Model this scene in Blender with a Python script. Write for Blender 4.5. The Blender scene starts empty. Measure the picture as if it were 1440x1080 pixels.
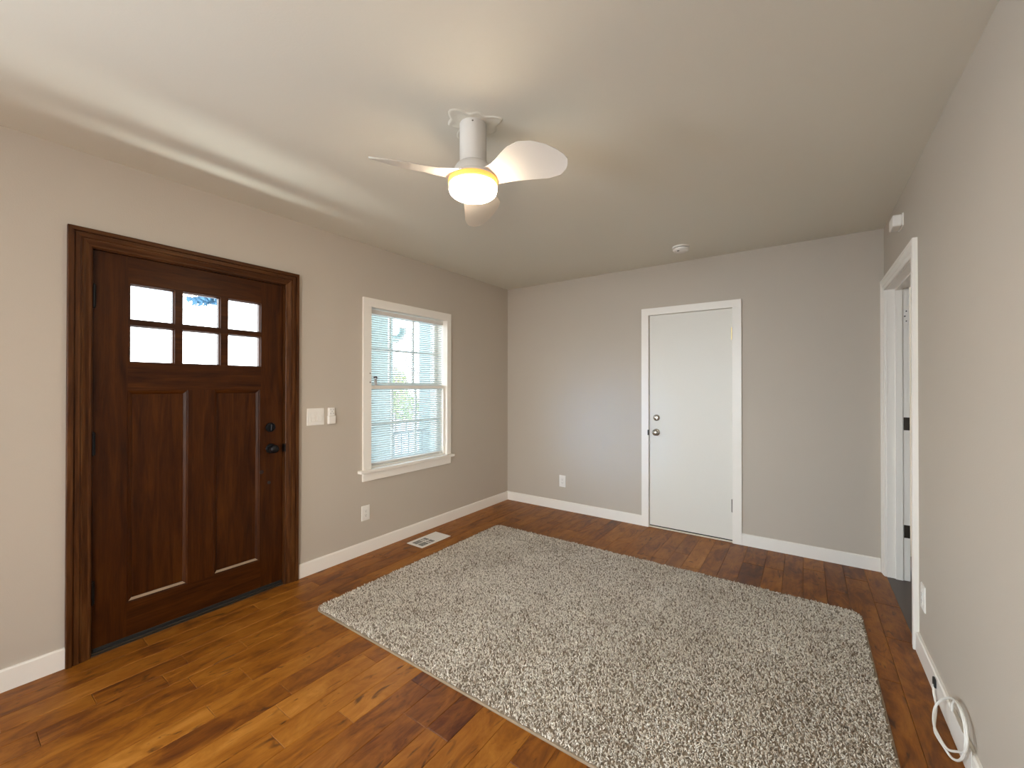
import bpy, math, random
import numpy as np
from mathutils import Matrix, Vector, noise

SC = bpy.context.scene
COL = SC.collection
W, H = 3.408, 2.524            # room width (x) and ceiling height (z)
YR = -7.6                      # rear wall of the room, behind the camera

# ------------------------------------------------------------------ camera
YAW, PIT, ROL, FPX = 0.61403, 0.00478, 0.00069, 582.2
cd = bpy.data.cameras.new('camera'); cam = bpy.data.objects.new('camera', cd); COL.objects.link(cam)
cd.sensor_width = 36.0; cd.sensor_fit = 'HORIZONTAL'; cd.lens = FPX / 1440 * 36.0
cd.clip_start = 0.05; cd.clip_end = 300
_c, _s = math.cos(YAW), math.sin(YAW)
_f = Vector((-_s * math.cos(PIT), _c * math.cos(PIT), math.sin(PIT))); _r = Vector((_c, _s, 0)); _u = _r.cross(_f)
_r2 = _r * math.cos(ROL) + _u * math.sin(ROL); _u2 = -_r * math.sin(ROL) + _u * math.cos(ROL)
_m = Matrix((_r2, _u2, -_f)).transposed().to_4x4(); _m.translation = (2.9251, -4.0568, 1.3629)
cam.matrix_world = _m
SC.camera = cam

# ------------------------------------------------------------------ view, world, sun, daylight
SC.view_settings.view_transform = 'Standard'
SC.view_settings.look = 'None'
SC.view_settings.gamma = 1.0
SC.view_settings.use_curve_mapping = False
SC.view_settings.exposure = 0.12
SC.cycles.max_bounces = 10; SC.cycles.diffuse_bounces = 6; SC.cycles.transparent_max_bounces = 12
SC.cycles.caustics_reflective = False; SC.cycles.caustics_refractive = False

wd = bpy.data.worlds.new('sky'); SC.world = wd; wd.use_nodes = True
nt = wd.node_tree; nt.nodes.clear()
tc = nt.nodes.new('ShaderNodeTexCoord'); sx = nt.nodes.new('ShaderNodeSeparateXYZ')
rp = nt.nodes.new('ShaderNodeValToRGB'); bg = nt.nodes.new('ShaderNodeBackground'); ow = nt.nodes.new('ShaderNodeOutputWorld')
rp.color_ramp.elements[0].position = 0.0; rp.color_ramp.elements[0].color = (1.0, 1.0, 1.0, 1)
rp.color_ramp.elements[1].position = 0.6; rp.color_ramp.elements[1].color = (0.28, 0.46, 0.72, 1)
e = rp.color_ramp.elements.new(0.22); e.color = (0.86, 0.95, 1.0, 1)
nt.links.new(tc.outputs['Generated'], sx.inputs[0]); nt.links.new(sx.outputs['Z'], rp.inputs[0])
nt.links.new(rp.outputs[0], bg.inputs[0]); nt.links.new(bg.outputs[0], ow.inputs[0])
bg.inputs['Strength'].default_value = 8.0

sd = bpy.data.lights.new('sun', 'SUN'); so = bpy.data.objects.new('sun', sd); COL.objects.link(so)
sd.energy = 6.0; sd.angle = math.radians(0.6); sd.color = (1.0, 0.95, 0.86)
so.rotation_euler = Vector((0.62, -0.22, -0.78)).to_track_quat('-Z', 'Y').to_euler()   # light travels towards +x, down
so.location = (-10, 4, 12)

def daylight(name, loc, size, target, watts, color, spread):
    ld = bpy.data.lights.new(name, 'AREA'); lo = bpy.data.objects.new(name, ld); COL.objects.link(lo)
    ld.shape = 'RECTANGLE'; ld.size, ld.size_y = size; ld.energy = watts; ld.color = color; ld.spread = math.radians(spread)
    lo.location = loc; lo.rotation_euler = (Vector(target) - Vector(loc)).to_track_quat('-Z', 'Y').to_euler()
    return lo
# sky light falling in by the windows of the rear part of the room, behind the camera, plus one added beam
daylight('rear_window_daylight', (1.55, YR - 0.02, 1.45), (1.2, 1.3), (1.9, 0.0, 0.6), 6, (0.62, 0.82, 1.0), 40)
daylight('back_wall_fill_beam', (1.02, YR - 0.02, 1.75), (0.22, 0.5), (1.22, 0.0, 0.92), 0.68, (0.22, 0.52, 1.0), 12)  # added narrow bluish beam, brightens the back wall left of the door
daylight('side_window_daylight', (-0.10, -5.55, 1.40), (1.25, 1.4), (3.4, -2.6, 0.55), 62, (0.80, 0.91, 1.0), 118)
# added strip lamp outside, in place of sun glint, for the ceiling bands
daylight('glint_strip_lamp', (-0.47, -3.09, 1.0), (1.2, 0.06), (0.10, -3.09, 2.5), 13, (0.94, 1.0, 0.93), 150)
daylight('far_side_window_daylight', (W + 0.02, -6.45, 1.25), (1.3, 1.8), (0.0, -0.2, 0.4), 17, (1.0, 0.95, 0.87), 62)

# ------------------------------------------------------------------ helpers
ORIGIN = {}

def props(o, label=None, cat=None, group=None, kind=None):
    if label: o['label'] = label
    if cat: o['category'] = cat
    if group: o['group'] = group
    if kind: o['kind'] = kind
    return o

def empty(name, loc, label, cat, group=None, kind=None, parent=None):
    o = bpy.data.objects.new(name, None); COL.objects.link(o)
    o.empty_display_size = 0.05
    ORIGIN[o.name] = Vector(loc)
    o.location = loc
    return props(o, label, cat, group, kind)

def frame(org, u, v, n):
    m = Matrix((Vector(u), Vector(v), Vector(n))).transposed().to_4x4(); m.translation = org
    return m
LEFT = frame((0, 0, 0), (0, 1, 0), (0, 0, 1), (1, 0, 0))      # u=y  v=z  n=into room
BACK = frame((0, 0, 0), (1, 0, 0), (0, 0, 1), (0, -1, 0))     # u=x
RIGHT = frame((W, 0, 0), (0, -1, 0), (0, 0, 1), (-1, 0, 0))   # u=-y
FLOOR = Matrix.Identity(4)

class MB:
    def __init__(s, M=None):
        s.v, s.f, s.mi, s.M = [], [], [], (M or Matrix.Identity(4))
    def add(s, vs, fs, mi=0):
        b = len(s.v); s.v += [s.M @ Vector(p) for p in vs]
        for f in fs: s.f.append([b + i for i in f]); s.mi.append(mi)
    def box(s, u0, u1, v0, v1, n0, n1, mi=0, ch=0.0):
        if u0 > u1: u0, u1 = u1, u0
        if v0 > v1: v0, v1 = v1, v0
        if n0 > n1: n0, n1 = n1, n0
        if ch <= 0:
            p = [(u, v, n) for n in (n0, n1) for v in (v0, v1) for u in (u0, u1)]
            s.add(p, [(0, 2, 3, 1), (4, 5, 7, 6), (0, 1, 5, 4), (2, 6, 7, 3), (0, 4, 6, 2), (1, 3, 7, 5)], mi)
        else:   # chamfer on the edges of the n1 side
            r = [[(u0, v0, n), (u1, v0, n), (u1, v1, n), (u0, v1, n)] for n in (n0, n1 - ch)]
            r.append([(u0 + ch, v0 + ch, n1), (u1 - ch, v0 + ch, n1), (u1 - ch, v1 - ch, n1), (u0 + ch, v1 - ch, n1)])
            p = r[0] + r[1] + r[2]; fs = [(3, 2, 1, 0), (8, 9, 10, 11)]
            for k in (0, 4):
                for i in range(4):
                    j = (i + 1) % 4; fs.append((k + i, k + j, k + 4 + j, k + 4 + i))
            s.add(p, fs, mi)
    def lathe(s, prof, org, ax=(0, 0, 1), seg=40, mi=0, sx=1.0, sy=1.0):
        ax = Vector(ax).normalized()
        t = Vector((1, 0, 0)) if abs(ax.x) < 0.9 else Vector((0, 1, 0))
        a = (t - ax * t.dot(ax)).normalized(); b = ax.cross(a)
        o = Vector(org); vs = []; fs = []
        for (r, h) in prof:
            for k in range(seg):
                q = 2 * math.pi * k / seg
                vs.append(o + ax * h + a * (r * sx * math.cos(q)) + b * (r * sy * math.sin(q)))
        n = len(prof)
        for i in range(n - 1):
            for k in range(seg):
                j = (k + 1) % seg
                fs.append((i * seg + k, i * seg + j, (i + 1) * seg + j, (i + 1) * seg + k))
        fs.append(tuple(reversed(range(seg)))); fs.append(tuple((n - 1) * seg + k for k in range(seg)))
        s.add(vs, fs, mi)
    def tube(s, pts, r, seg=10, mi=0):
        pts = [Vector(p) for p in pts]; vs = []; fs = []
        up = Vector((0, 0, 1)); prev = None
        for i, p in enumerate(pts):
            d = (pts[min(i + 1, len(pts) - 1)] - pts[max(i - 1, 0)]).normalized()
            a = prev - d * prev.dot(d) if prev else (up if abs(d.z) < 0.9 else Vector((1, 0, 0))) - d * (up if abs(d.z) < 0.9 else Vector((1, 0, 0))).dot(d)
            a.normalize(); prev = a; b = d.cross(a)
            rr = r[i] if isinstance(r, (list, tuple)) else r
            for k in range(seg):
                q = 2 * math.pi * k / seg; vs.append(p + a * (rr * math.cos(q)) + b * (rr * math.sin(q)))
        for i in range(len(pts) - 1):
            for k in range(seg):
                j = (k + 1) % seg
                fs.append((i * seg + k, i * seg + j, (i + 1) * seg + j, (i + 1) * seg + k))
        fs.append(tuple(reversed(range(seg)))); fs.append(tuple((len(pts) - 1) * seg + k for k in range(seg)))
        s.add(vs, fs, mi)
    def prism(s, poly, n0, n1, mi=0):
        k = len(poly)
        vs = [(a, b, n0) for a, b in poly] + [(a, b, n1) for a, b in poly]
        fs = [tuple(reversed(range(k))), tuple(range(k, 2 * k))] + [(i, (i + 1) % k, k + (i + 1) % k, k + i) for i in range(k)]
        s.add(vs, fs, mi)
    def build(s, name, mats, parent=None, bevel=0.0, smooth=None, org=None):
        me = bpy.data.meshes.new(name)
        if parent is not None: o0 = ORIGIN[parent.name]
        elif org is not None: o0 = Vector(org)
        else:
            xs = [p.x for p in s.v]; ys = [p.y for p in s.v]; zs = [p.z for p in s.v]
            o0 = Vector(((min(xs) + max(xs)) / 2, (min(ys) + max(ys)) / 2, min(zs)))
        me.from_pydata([tuple(p - o0) for p in s.v], [], s.f)
        mats = mats if isinstance(mats, (list, tuple)) else [mats]
        for m in mats: me.materials.append(m)
        if len(mats) > 1: me.polygons.foreach_set('material_index', s.mi)
        import bmesh
        bm = bmesh.new(); bm.from_mesh(me); bmesh.ops.recalc_face_normals(bm, faces=bm.faces[:]); bm.to_mesh(me); bm.free()
        if smooth is not None:
            me.polygons.foreach_set('use_smooth', [True] * len(me.polygons)); me.set_sharp_from_angle(angle=math.radians(smooth))
        me.update()
        o = bpy.data.objects.new(name, me); COL.objects.link(o)
        ORIGIN[o.name] = o0
        if parent is not None: o.parent = parent
        else: o.location = o0
        if bevel > 0:
            b = o.modifiers.new('bevel', 'BEVEL'); b.width = bevel; b.segments = 2; b.limit_method = 'ANGLE'; b.angle_limit = math.radians(40)
        return o

# ------------------------------------------------------------------ materials
def mat(name, color, rough=0.5, metal=0.0, spec=0.5, bump=None, vary=None, coat=0.0):
    m = bpy.data.materials.new(name); m.use_nodes = True; t = m.node_tree; p = t.nodes['Principled BSDF']
    p.inputs['Base Color'].default_value = (*color, 1); p.inputs['Roughness'].default_value = rough
    p.inputs['Metallic'].default_value = metal; p.inputs['Specular IOR Level'].default_value = spec
    p.inputs['Coat Weight'].default_value = coat; p.inputs['Coat Roughness'].default_value = 0.2
    co = t.nodes.new('ShaderNodeTexCoord')
    if vary:      # (scale, amount)
        n = t.nodes.new('ShaderNodeTexNoise'); n.inputs['Scale'].default_value = vary[0]; n.inputs['Detail'].default_value = 4
        mx = t.nodes.new('ShaderNodeMixRGB'); mx.inputs[1].default_value = (*[c * (1 - vary[1]) for c in color], 1)
        mx.inputs[2].default_value = (*[min(1, c * (1 + vary[1])) for c in color], 1)
        t.links.new(co.outputs['Object'], n.inputs['Vector']); t.links.new(n.outputs[0], mx.inputs[0]); t.links.new(mx.outputs[0], p.inputs['Base Color'])
    if bump:      # (scale, strength, distance)
        n = t.nodes.new('ShaderNodeTexNoise'); n.inputs['Scale'].default_value = bump[0]; n.inputs['Detail'].default_value = 3
        b = t.nodes.new('ShaderNodeBump'); b.inputs['Strength'].default_value = bump[1]; b.inputs['Distance'].default_value = bump[2]
        t.links.new(co.outputs['Object'], n.inputs['Vector']); t.links.new(n.outputs[0], b.inputs['Height']); t.links.new(b.outputs[0], p.inputs['Normal'])
    return m

def wood(name, dark, mid, light, scale, rough=0.40, spec=0.18):
    m = bpy.data.materials.new(name); m.use_nodes = True; t = m.node_tree; p = t.nodes['Principled BSDF']; N = t.nodes.new; L = t.links.new
    p.inputs['Roughness'].default_value = rough; p.inputs['Specular IOR Level'].default_value = spec
    co = N('ShaderNodeTexCoord'); mp = N('ShaderNodeMapping'); mp.inputs['Scale'].default_value = scale
    L(co.outputs['Object'], mp.inputs[0])
    n1 = N('ShaderNodeTexNoise'); n1.inputs['Scale'].default_value = 5; n1.inputs['Detail'].default_value = 6; n1.inputs['Distortion'].default_value = 0.8
    n2 = N('ShaderNodeTexNoise'); n2.inputs['Scale'].default_value = 26; n2.inputs['Detail'].default_value = 4
    L(mp.outputs[0], n1.inputs[0]); L(mp.outputs[0], n2.inputs[0])
    ad = N('ShaderNodeMath'); ad.operation = 'MULTIPLY_ADD'; ad.inputs[1].default_value = 0.35; L(n2.outputs[0], ad.inputs[0]); L(n1.outputs[0], ad.inputs[2])
    r = N('ShaderNodeValToRGB'); r.color_ramp.elements[0].position = 0.45; r.color_ramp.elements[0].color = (*dark, 1)
    r.color_ramp.elements[1].position = 0.95; r.color_ramp.elements[1].color = (*light, 1)
    e = r.color_ramp.elements.new(0.68); e.color = (*mid, 1)
    L(ad.outputs[0], r.inputs[0]); L(r.outputs[0], p.inputs['Base Color'])
    b = N('ShaderNodeBump'); b.inputs['Strength'].default_value = 0.12; b.inputs['Distance'].default_value = 0.002
    L(n2.outputs[0], b.inputs['Height']); L(b.outputs[0], p.inputs['Normal'])
    return m

def glass(name, tint=(1, 1, 1)):
    m = bpy.data.materials.new(name); m.use_nodes = True; t = m.node_tree; t.nodes.clear(); N = t.nodes.new; L = t.links.new
    o = N('ShaderNodeOutputMaterial'); mx = N('ShaderNodeMixShader'); tr = N('ShaderNodeBsdfTransparent'); gl = N('ShaderNodeBsdfGlossy'); fr = N('ShaderNodeFresnel')
    tr.inputs[0].default_value = (*tint, 1); gl.inputs['Roughness'].default_value = 0.02; fr.inputs[0].default_value = 1.45
    ge = N('ShaderNodeNewGeometry'); mr = N('ShaderNodeMapRange'); mr.inputs['To Min'].default_value = 1.45; mr.inputs['To Max'].default_value = 1 / 1.45   # thin pane: same sheen on both faces
    L(ge.outputs['Backfacing'], mr.inputs[0]); L(mr.outputs[0], fr.inputs[0])
    L(fr.outputs[0], mx.inputs[0]); L(tr.outputs[0], mx.inputs[1]); L(gl.outputs[0], mx.inputs[2]); L(mx.outputs[0], o.inputs[0])
    return m

def emit(name, color, strength):
    m = bpy.data.materials.new(name); m.use_nodes = True; p = m.node_tree.nodes['Principled BSDF']
    p.inputs['Base Color'].default_value = (*color, 1); p.inputs['Emission Color'].default_value = (*color, 1); p.inputs['Emission Strength'].default_value = strength
    return m

M = {}
M['wall'] = mat('greige_wall_paint', (0.515, 0.458, 0.388), 0.6, spec=0.2, bump=(160, 0.25, 0.0015), vary=(1.3, 0.015))
M['ceiling'] = mat('ceiling_paint', (0.74, 0.715, 0.63), 0.6, spec=0.25, bump=(120, 0.2, 0.0015), vary=(1.1, 0.015))
M['white'] = mat('white_trim_paint', (0.86, 0.82, 0.755), 0.35, spec=0.4, bump=(60, 0.05, 0.001))
M['doorwhite'] = mat('white_door_paint', (0.74, 0.715, 0.65), 0.42, spec=0.4, bump=(40, 0.06, 0.001))
M['plastic'] = mat('white_plastic', (0.82, 0.79, 0.74), 0.4)
M['plastic_dk'] = mat('shadowed_slot_plastic', (0.10, 0.09, 0.08), 0.5)
M['fanwhite'] = mat('matte_white_fan', (0.58, 0.55, 0.51), 0.5)
M['black'] = mat('black_hardware', (0.012, 0.012, 0.014), 0.32, metal=0.6)
M['blackpl'] = mat('black_rubber', (0.01, 0.01, 0.01), 0.6)
M['nickel'] = mat('satin_nickel', (0.42, 0.39, 0.35), 0.25, metal=1.0)
M['steel'] = mat('dull_steel_hinge', (0.20, 0.18, 0.15), 0.4, metal=0.8)
M['brass'] = mat('brass', (0.62, 0.48, 0.22), 0.3, metal=1.0)
M['alu'] = mat('aluminium', (0.7, 0.7, 0.7), 0.35, metal=1.0)
M['bronze'] = mat('oil_rubbed_bronze', (0.05, 0.04, 0.03), 0.45, metal=0.7)
dk, md, lt = (0.020, 0.005, 0.0006), (0.044, 0.011, 0.0010), (0.074, 0.022, 0.0025)
M['wood_v'] = wood('stained_wood_upright', dk, md, lt, (6, 6, 0.5))
M['wood_h'] = wood('stained_wood_level', dk, md, lt, (6, 0.5, 6))
M['casing_v'] = wood('stained_casing_upright', (0.030, 0.009, 0.002), (0.072, 0.024, 0.006), (0.13, 0.052, 0.015), (8, 8, 0.5))
M['casing_h'] = wood('stained_casing_level', (0.030, 0.009, 0.002), (0.072, 0.024, 0.006), (0.13, 0.052, 0.015), (8, 0.5, 8))
M['ledge_light'] = mat('ledge_highlight', (0.30, 0.215, 0.14), 0.5, vary=(14, 0.25))  # catch of light on the panels' bottom bevels, put into the colour
M['glass'] = glass('clear_glass')
M['rail'] = mat('white_blind_rail', (0.72, 0.68, 0.64), 0.4)
M['slat'] = mat('white_blind_slat', (0.80, 0.81, 0.80), 0.4)
def translucent(m, amount, color):
    t = m.node_tree; p = t.nodes['Principled BSDF']; o = t.nodes['Material Output']
    tr = t.nodes.new('ShaderNodeBsdfTranslucent'); tr.inputs[0].default_value = (*color, 1); mx = t.nodes.new('ShaderNodeMixShader'); mx.inputs[0].default_value = amount
    t.links.new(p.outputs[0], mx.inputs[1]); t.links.new(tr.outputs[0], mx.inputs[2]); t.links.new(mx.outputs[0], o.inputs[0])
translucent(M['slat'], 0.42, (0.80, 0.90, 0.92))
M['lamp'] = emit('lit_opal_diffuser', (1.0, 0.83, 0.62), 54.0)
M['lampring'] = emit('lit_amber_ring', (1.0, 0.42, 0.08), 0.9)
M['hallfloor'] = mat('hall_floor', (0.075, 0.055, 0.045), 0.45, vary=(4, 0.2))
M['concrete'] = mat('porch_concrete', (0.62, 0.60, 0.56), 0.8, vary=(3, 0.1))
M['street'] = mat('pale_ground', (0.55, 0.54, 0.50), 0.9, vary=(0.4, 0.1))
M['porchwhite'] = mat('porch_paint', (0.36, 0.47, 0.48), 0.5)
M['railblue'] = mat('painted_iron', (0.10, 0.14, 0.18), 0.4)
M['leaf'] = mat('spring_leaves', (0.46, 0.54, 0.24), 0.6, vary=(1.5, 0.3))
M['leafblue'] = mat('blue_spruce_leaves', (0.05, 0.14, 0.22), 0.6, vary=(0.8, 0.3))
M['bark'] = mat('bark', (0.20, 0.16, 0.12), 0.9)

def plank_material():
    m = bpy.data.materials.new('stained_maple_planks'); m.use_nodes = True; t = m.node_tree; p = t.nodes['Principled BSDF']; N = t.nodes.new; L = t.links.new
    at = N('ShaderNodeAttribute'); at.attribute_name = 'plank'; sp = N('ShaderNodeSeparateColor'); L(at.outputs['Color'], sp.inputs[0])
    co = N('ShaderNodeTexCoord'); of = N('ShaderNodeCombineXYZ')
    sc = N('ShaderNodeMath'); sc.operation = 'MULTIPLY'; sc.inputs[1].default_value = 37.0; L(sp.outputs[1], sc.inputs[0]); L(sc.outputs[0], of.inputs[0]); L(sc.outputs[0], of.inputs[2])
    va = N('ShaderNodeVectorMath'); L(co.outputs['Object'], va.inputs[0]); L(of.outputs[0], va.inputs[1])
    m1 = N('ShaderNodeMapping'); m1.inputs['Scale'].default_value = (12, 4.2, 1); L(va.outputs[0], m1.inputs[0])
    blot = N('ShaderNodeTexNoise'); blot.inputs['Scale'].default_value = 1.0; blot.inputs['Detail'].default_value = 5; blot.inputs['Roughness'].default_value = 0.68; blot.inputs['Distortion'].default_value = 0.7
    L(m1.outputs[0], blot.inputs[0])
    m2 = N('ShaderNodeMapping'); m2.inputs['Scale'].default_value = (60, 3.0, 1); L(va.outputs[0], m2.inputs[0])
    gr = N('ShaderNodeTexNoise'); gr.inputs['Scale'].default_value = 1.0; gr.inputs['Detail'].default_value = 4; L(m2.outputs[0], gr.inputs[0])
    r = N('ShaderNodeValToRGB'); E = r.color_ramp.elements
    E[0].position = 0.16; E[0].color = (0.055, 0.016, 0.006, 1); E[1].position = 0.86; E[1].color = (0.47, 0.195, 0.036, 1)
    for q, c in ((0.36, (0.15, 0.045, 0.007)), (0.52, (0.265, 0.090, 0.010)), (0.68, (0.345, 0.130, 0.018))):
        x = E.new(q); x.color = (*c, 1)
    # tone = plank tone * .62 + blotch * .5 + grain * .16
    a1 = N('ShaderNodeMath'); a1.operation = 'MULTIPLY_ADD'; a1.inputs[1].default_value = 0.42; a1.inputs[2].default_value = -0.27; L(sp.outputs[0], a1.inputs[0])
    a2 = N('ShaderNodeMath'); a2.operation = 'MULTIPLY_ADD'; a2.inputs[1].default_value = 0.98; L(blot.outputs[0], a2.inputs[0]); L(a1.outputs[0], a2.inputs[2])
    a3 = N('ShaderNodeMath'); a3.operation = 'MULTIPLY_ADD'; a3.inputs[1].default_value = 0.18; L(gr.outputs[0], a3.inputs[0]); L(a2.outputs[0], a3.inputs[2])
    L(a3.outputs[0], r.inputs[0])
    # dark mineral streaks and knots of the maple
    m3 = N('ShaderNodeMapping'); m3.inputs['Scale'].default_value = (16, 4.5, 1); L(va.outputs[0], m3.inputs[0])
    st = N('ShaderNodeTexNoise'); st.inputs['Scale'].default_value = 1.0; st.inputs['Detail'].default_value = 3; st.inputs['Distortion'].default_value = 2.2; L(m3.outputs[0], st.inputs[0])
    sr = N('ShaderNodeMapRange'); sr.inputs['From Min'].default_value = 0.62; sr.inputs['From Max'].default_value = 0.74; sr.inputs['To Max'].default_value = 0.8; L(st.outputs[0], sr.inputs[0])
    mx = N('ShaderNodeMixRGB'); mx.inputs[2].default_value = (0.045, 0.016, 0.007, 1); L(sr.outputs[0], mx.inputs[0]); L(r.outputs[0], mx.inputs[1])
    # some boards took the stain with a purplish cast
    m4 = N('ShaderNodeMixRGB'); m4.blend_type = 'MULTIPLY'; m4.inputs[2].default_value = (0.62, 0.58, 1.3, 1); L(sp.outputs[2], m4.inputs[0]); L(mx.outputs[0], m4.inputs[1])
    L(m4.outputs[0], p.inputs['Base Color'])
    p.inputs['Roughness'].default_value = 0.40; p.inputs['Specular IOR Level'].default_value = 0.22
    b = N('ShaderNodeBump'); b.inputs['Strength'].default_value = 0.22; b.inputs['Distance'].default_value = 0.004
    L(blot.outputs[0], b.inputs['Height']); L(b.outputs[0], p.inputs['Normal'])
    return m
M['planks'] = plank_material()

def tuft_material():
    m = bpy.data.materials.new('flecked_yarn'); m.use_nodes = True; t = m.node_tree; p = t.nodes['Principled BSDF']; N = t.nodes.new; L = t.links.new
    at = N('ShaderNodeAttribute'); at.attribute_name = 'yarn'; sp = N('ShaderNodeSeparateColor'); L(at.outputs['Color'], sp.inputs[0])
    r = N('ShaderNodeValToRGB'); E = r.color_ramp.elements
    E[0].position = 0.0; E[0].color = (0.22, 0.165, 0.12, 1); E[1].position = 1.0; E[1].color = (0.93, 0.86, 0.76, 1)
    for q, c in ((0.25, (0.46, 0.385, 0.30)), (0.5, (0.70, 0.625, 0.53)), (0.75, (0.82, 0.75, 0.65))):
        x = E.new(q); x.color = (*c, 1)
    L(sp.outputs[0], r.inputs[0]); L(r.outputs[0], p.inputs['Base Color']); p.inputs['Roughness'].default_value = 0.95; p.inputs['Specular IOR Level'].default_value = 0.1
    return m
M['yarn'] = tuft_material()
M['binding'] = mat('rug_binding_tape', (0.27, 0.20, 0.13), 0.8, bump=(400, 0.4, 0.001))

def S(o, label, cat, kind='structure'):
    return props(o, label, cat, None, kind)

# ------------------------------------------------------------------ room shell
def wall_cells(Mx, us, vs, holes, n0, n1):
    """a thick wall plate cut into cells; every cell whose centre lies in a hole is left open"""
    mb = MB(Mx)
    def solid(i, j):
        if i < 0 or j < 0 or i >= len(us) - 1 or j >= len(vs) - 1: return False
        cu, cv = (us[i] + us[i + 1]) / 2, (vs[j] + vs[j + 1]) / 2
        return not any(h[0] < cu < h[1] and h[2] < cv < h[3] for h in holes)
    for i in range(len(us) - 1):
        for j in range(len(vs) - 1):
            if not solid(i, j): continue
            a, b, c, d = us[i], us[i + 1], vs[j], vs[j + 1]
            mb.add([(a, c, n1), (b, c, n1), (b, d, n1), (a, d, n1)], [(0, 1, 2, 3)])
            mb.add([(a, c, n0), (b, c, n0), (b, d, n0), (a, d, n0)], [(3, 2, 1, 0)])
            for (di, dj, p, q) in ((-1, 0, (a, c), (a, d)), (1, 0, (b, c), (b, d)), (0, -1, (a, c), (b, c)), (0, 1, (a, d), (b, d))):
                if not solid(i + di, j + dj):
                    mb.add([(*p, n0), (*q, n0), (*q, n1), (*p, n1)], [(0, 1, 2, 3)])
    return mb
def weld(o):
    import bmesh
    bm = bmesh.new(); bm.from_mesh(o.data); bmesh.ops.remove_doubles(bm, verts=bm.verts[:], dist=1e-5); bmesh.ops.recalc_face_normals(bm, faces=bm.faces[:]); bm.to_mesh(o.data); bm.free()

TH = 0.16
FD = (-3.595, -2.605, 0.0, 2.085)      # rough opening of the front door
WN = (-1.960, -1.035, 0.650, 2.040)    # window opening
RW = (-6.20, -4.90, 0.65, 2.15)        # side window behind the camera
lw = wall_cells(LEFT, sorted({YR - 0.16, 0.16, *FD[:2], *WN[:2], *RW[:2]}), sorted({0.0, H, FD[3], *WN[2:], *RW[2:]}), [FD, WN, RW], -TH, 0).build('wall_left', M['wall'])
weld(lw); S(lw, 'long greige wall with the dark front door and the window in it', 'wall')
BD = (1.690, 2.420, 0.0, 2.052)
bw = wall_cells(BACK, [0, BD[0], BD[1], W], [0, BD[3], H], [BD], -0.16, 0).build('wall_back', M['wall'])
weld(bw); S(bw, 'greige end wall holding the flat white door', 'wall')
RD = (0.068, 1.032, 0.0, 2.072)        # doorway of the right wall (u = -y)
RT = 0.122
RSW = (5.75, 7.15, 0.35, 2.15)           # wide window of the right wall, behind the viewpoint
rw = wall_cells(RIGHT, [-0.16, RD[0], RD[1], RSW[0], RSW[1], -YR + 0.16], sorted([0, RD[3], RSW[2], RSW[3], H]), [RD, RSW], -RT, 0).build('wall_right', M['wall'])
weld(rw); S(rw, 'greige wall at the right with the white trimmed open doorway', 'wall')
RRW = (0.90, 2.20, 0.75, 2.15)
rr = wall_cells(frame((0, YR, 0), (1, 0, 0), (0, 0, 1), (0, 1, 0)), [0, RRW[0], RRW[1], W], [0, RRW[2], RRW[3], H], [RRW], -0.16, 0).build('wall_rear', M['wall'])
weld(rr); S(rr, 'greige wall behind the viewpoint with a wide window', 'wall')
mb = MB(); mb.box(-0.16, W + RT, YR - 0.16, 0.16, H, H + 0.12)
ceiling = mb.build('ceiling', M['ceiling'], org=(W / 2, -3.7, H)); S(ceiling, 'plain off-white painted ceiling carrying the fan', 'ceiling')

# floor: real planks of three widths, running along the left wall
rnd = random.Random(11)
SPECIAL = {}     # (strip index) -> list of (y0, y1, tone, purple) seen in the photograph
xs = [0.0]
wid = [0.106, 0.128, 0.112, 0.140]
edges = [0.0, 0.118, 0.224, 0.345, 0.451, 0.566, 0.690, 0.839, 0.946, 1.075, 1.204, 1.327, 1.433, 1.559, 1.693, 1.808, 1.932, 2.050, 2.165, 2.290, 2.410, 2.536, 2.678, 2.800, 2.920, 3.045, 3.160, 3.285, W]
SPECIAL[11] = [(-3.05, -2.30, 0.92, 0.0), (-4.2, -3.05, 0.62, 0.0)]
SPECIAL[10] = [(-3.271, -2.2, 0.66, 0.0)]
SPECIAL[12] = [(-4.1, -2.752, 0.40, 0.35), (-2.752, -2.3, 0.22, 0.7)]
SPECIAL[13] = [(-2.90, -2.3, 0.40, 0.6), (-4.0, -2.90, 0.42, 0.4)]
SPECIAL[14] = [(-2.896, -2.2, 0.20, 0.75), (-3.9, -2.896, 0.52, 0.2)]
SPECIAL[15] = [(-4.0, -2.2, 0.55, 0.05)]
SPECIAL[16] = [(-4.2, -2.3, 0.60, 0.0)]
SPECIAL[7] = [(-3.36, -2.5, 0.70, 0.0), (-4.3, -3.36, 0.76, 0.0)]
SPECIAL[21] = [(-0.81, -0.40, 0.08, 0.5), (-0.40, 0.0, 0.38, 0.1)]
SPECIAL[22] = [(-0.40, 0.0, 0.34, 0.1)]
V, F, C = [], [], []
def plank(x0, x1, y0, y1, tone, purple):
    g, ch, z = 0.0004, 0.0016, 0.0
    b = len(V); x0 += g; x1 -= g; y0 += g; y1 -= g
    for (a, zz) in ((0, -0.012), (0, -ch), (ch, z)):
        V.extend([(x0 + a, y0 + a, zz), (x1 - a, y0 + a, zz), (x1 - a, y1 - a, zz), (x0 + a, y1 - a, zz)])
    F.append((b + 8, b + 9, b + 10, b + 11))
    for k in (0, 4):
        for i in range(4):
            j = (i + 1) % 4; F.append((b + k + i, b + k + j, b + k + 4 + j, b + k + 4 + i))
    r = rnd.random()
    C.extend([(tone, r, purple, 1.0)] * 12)
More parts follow.
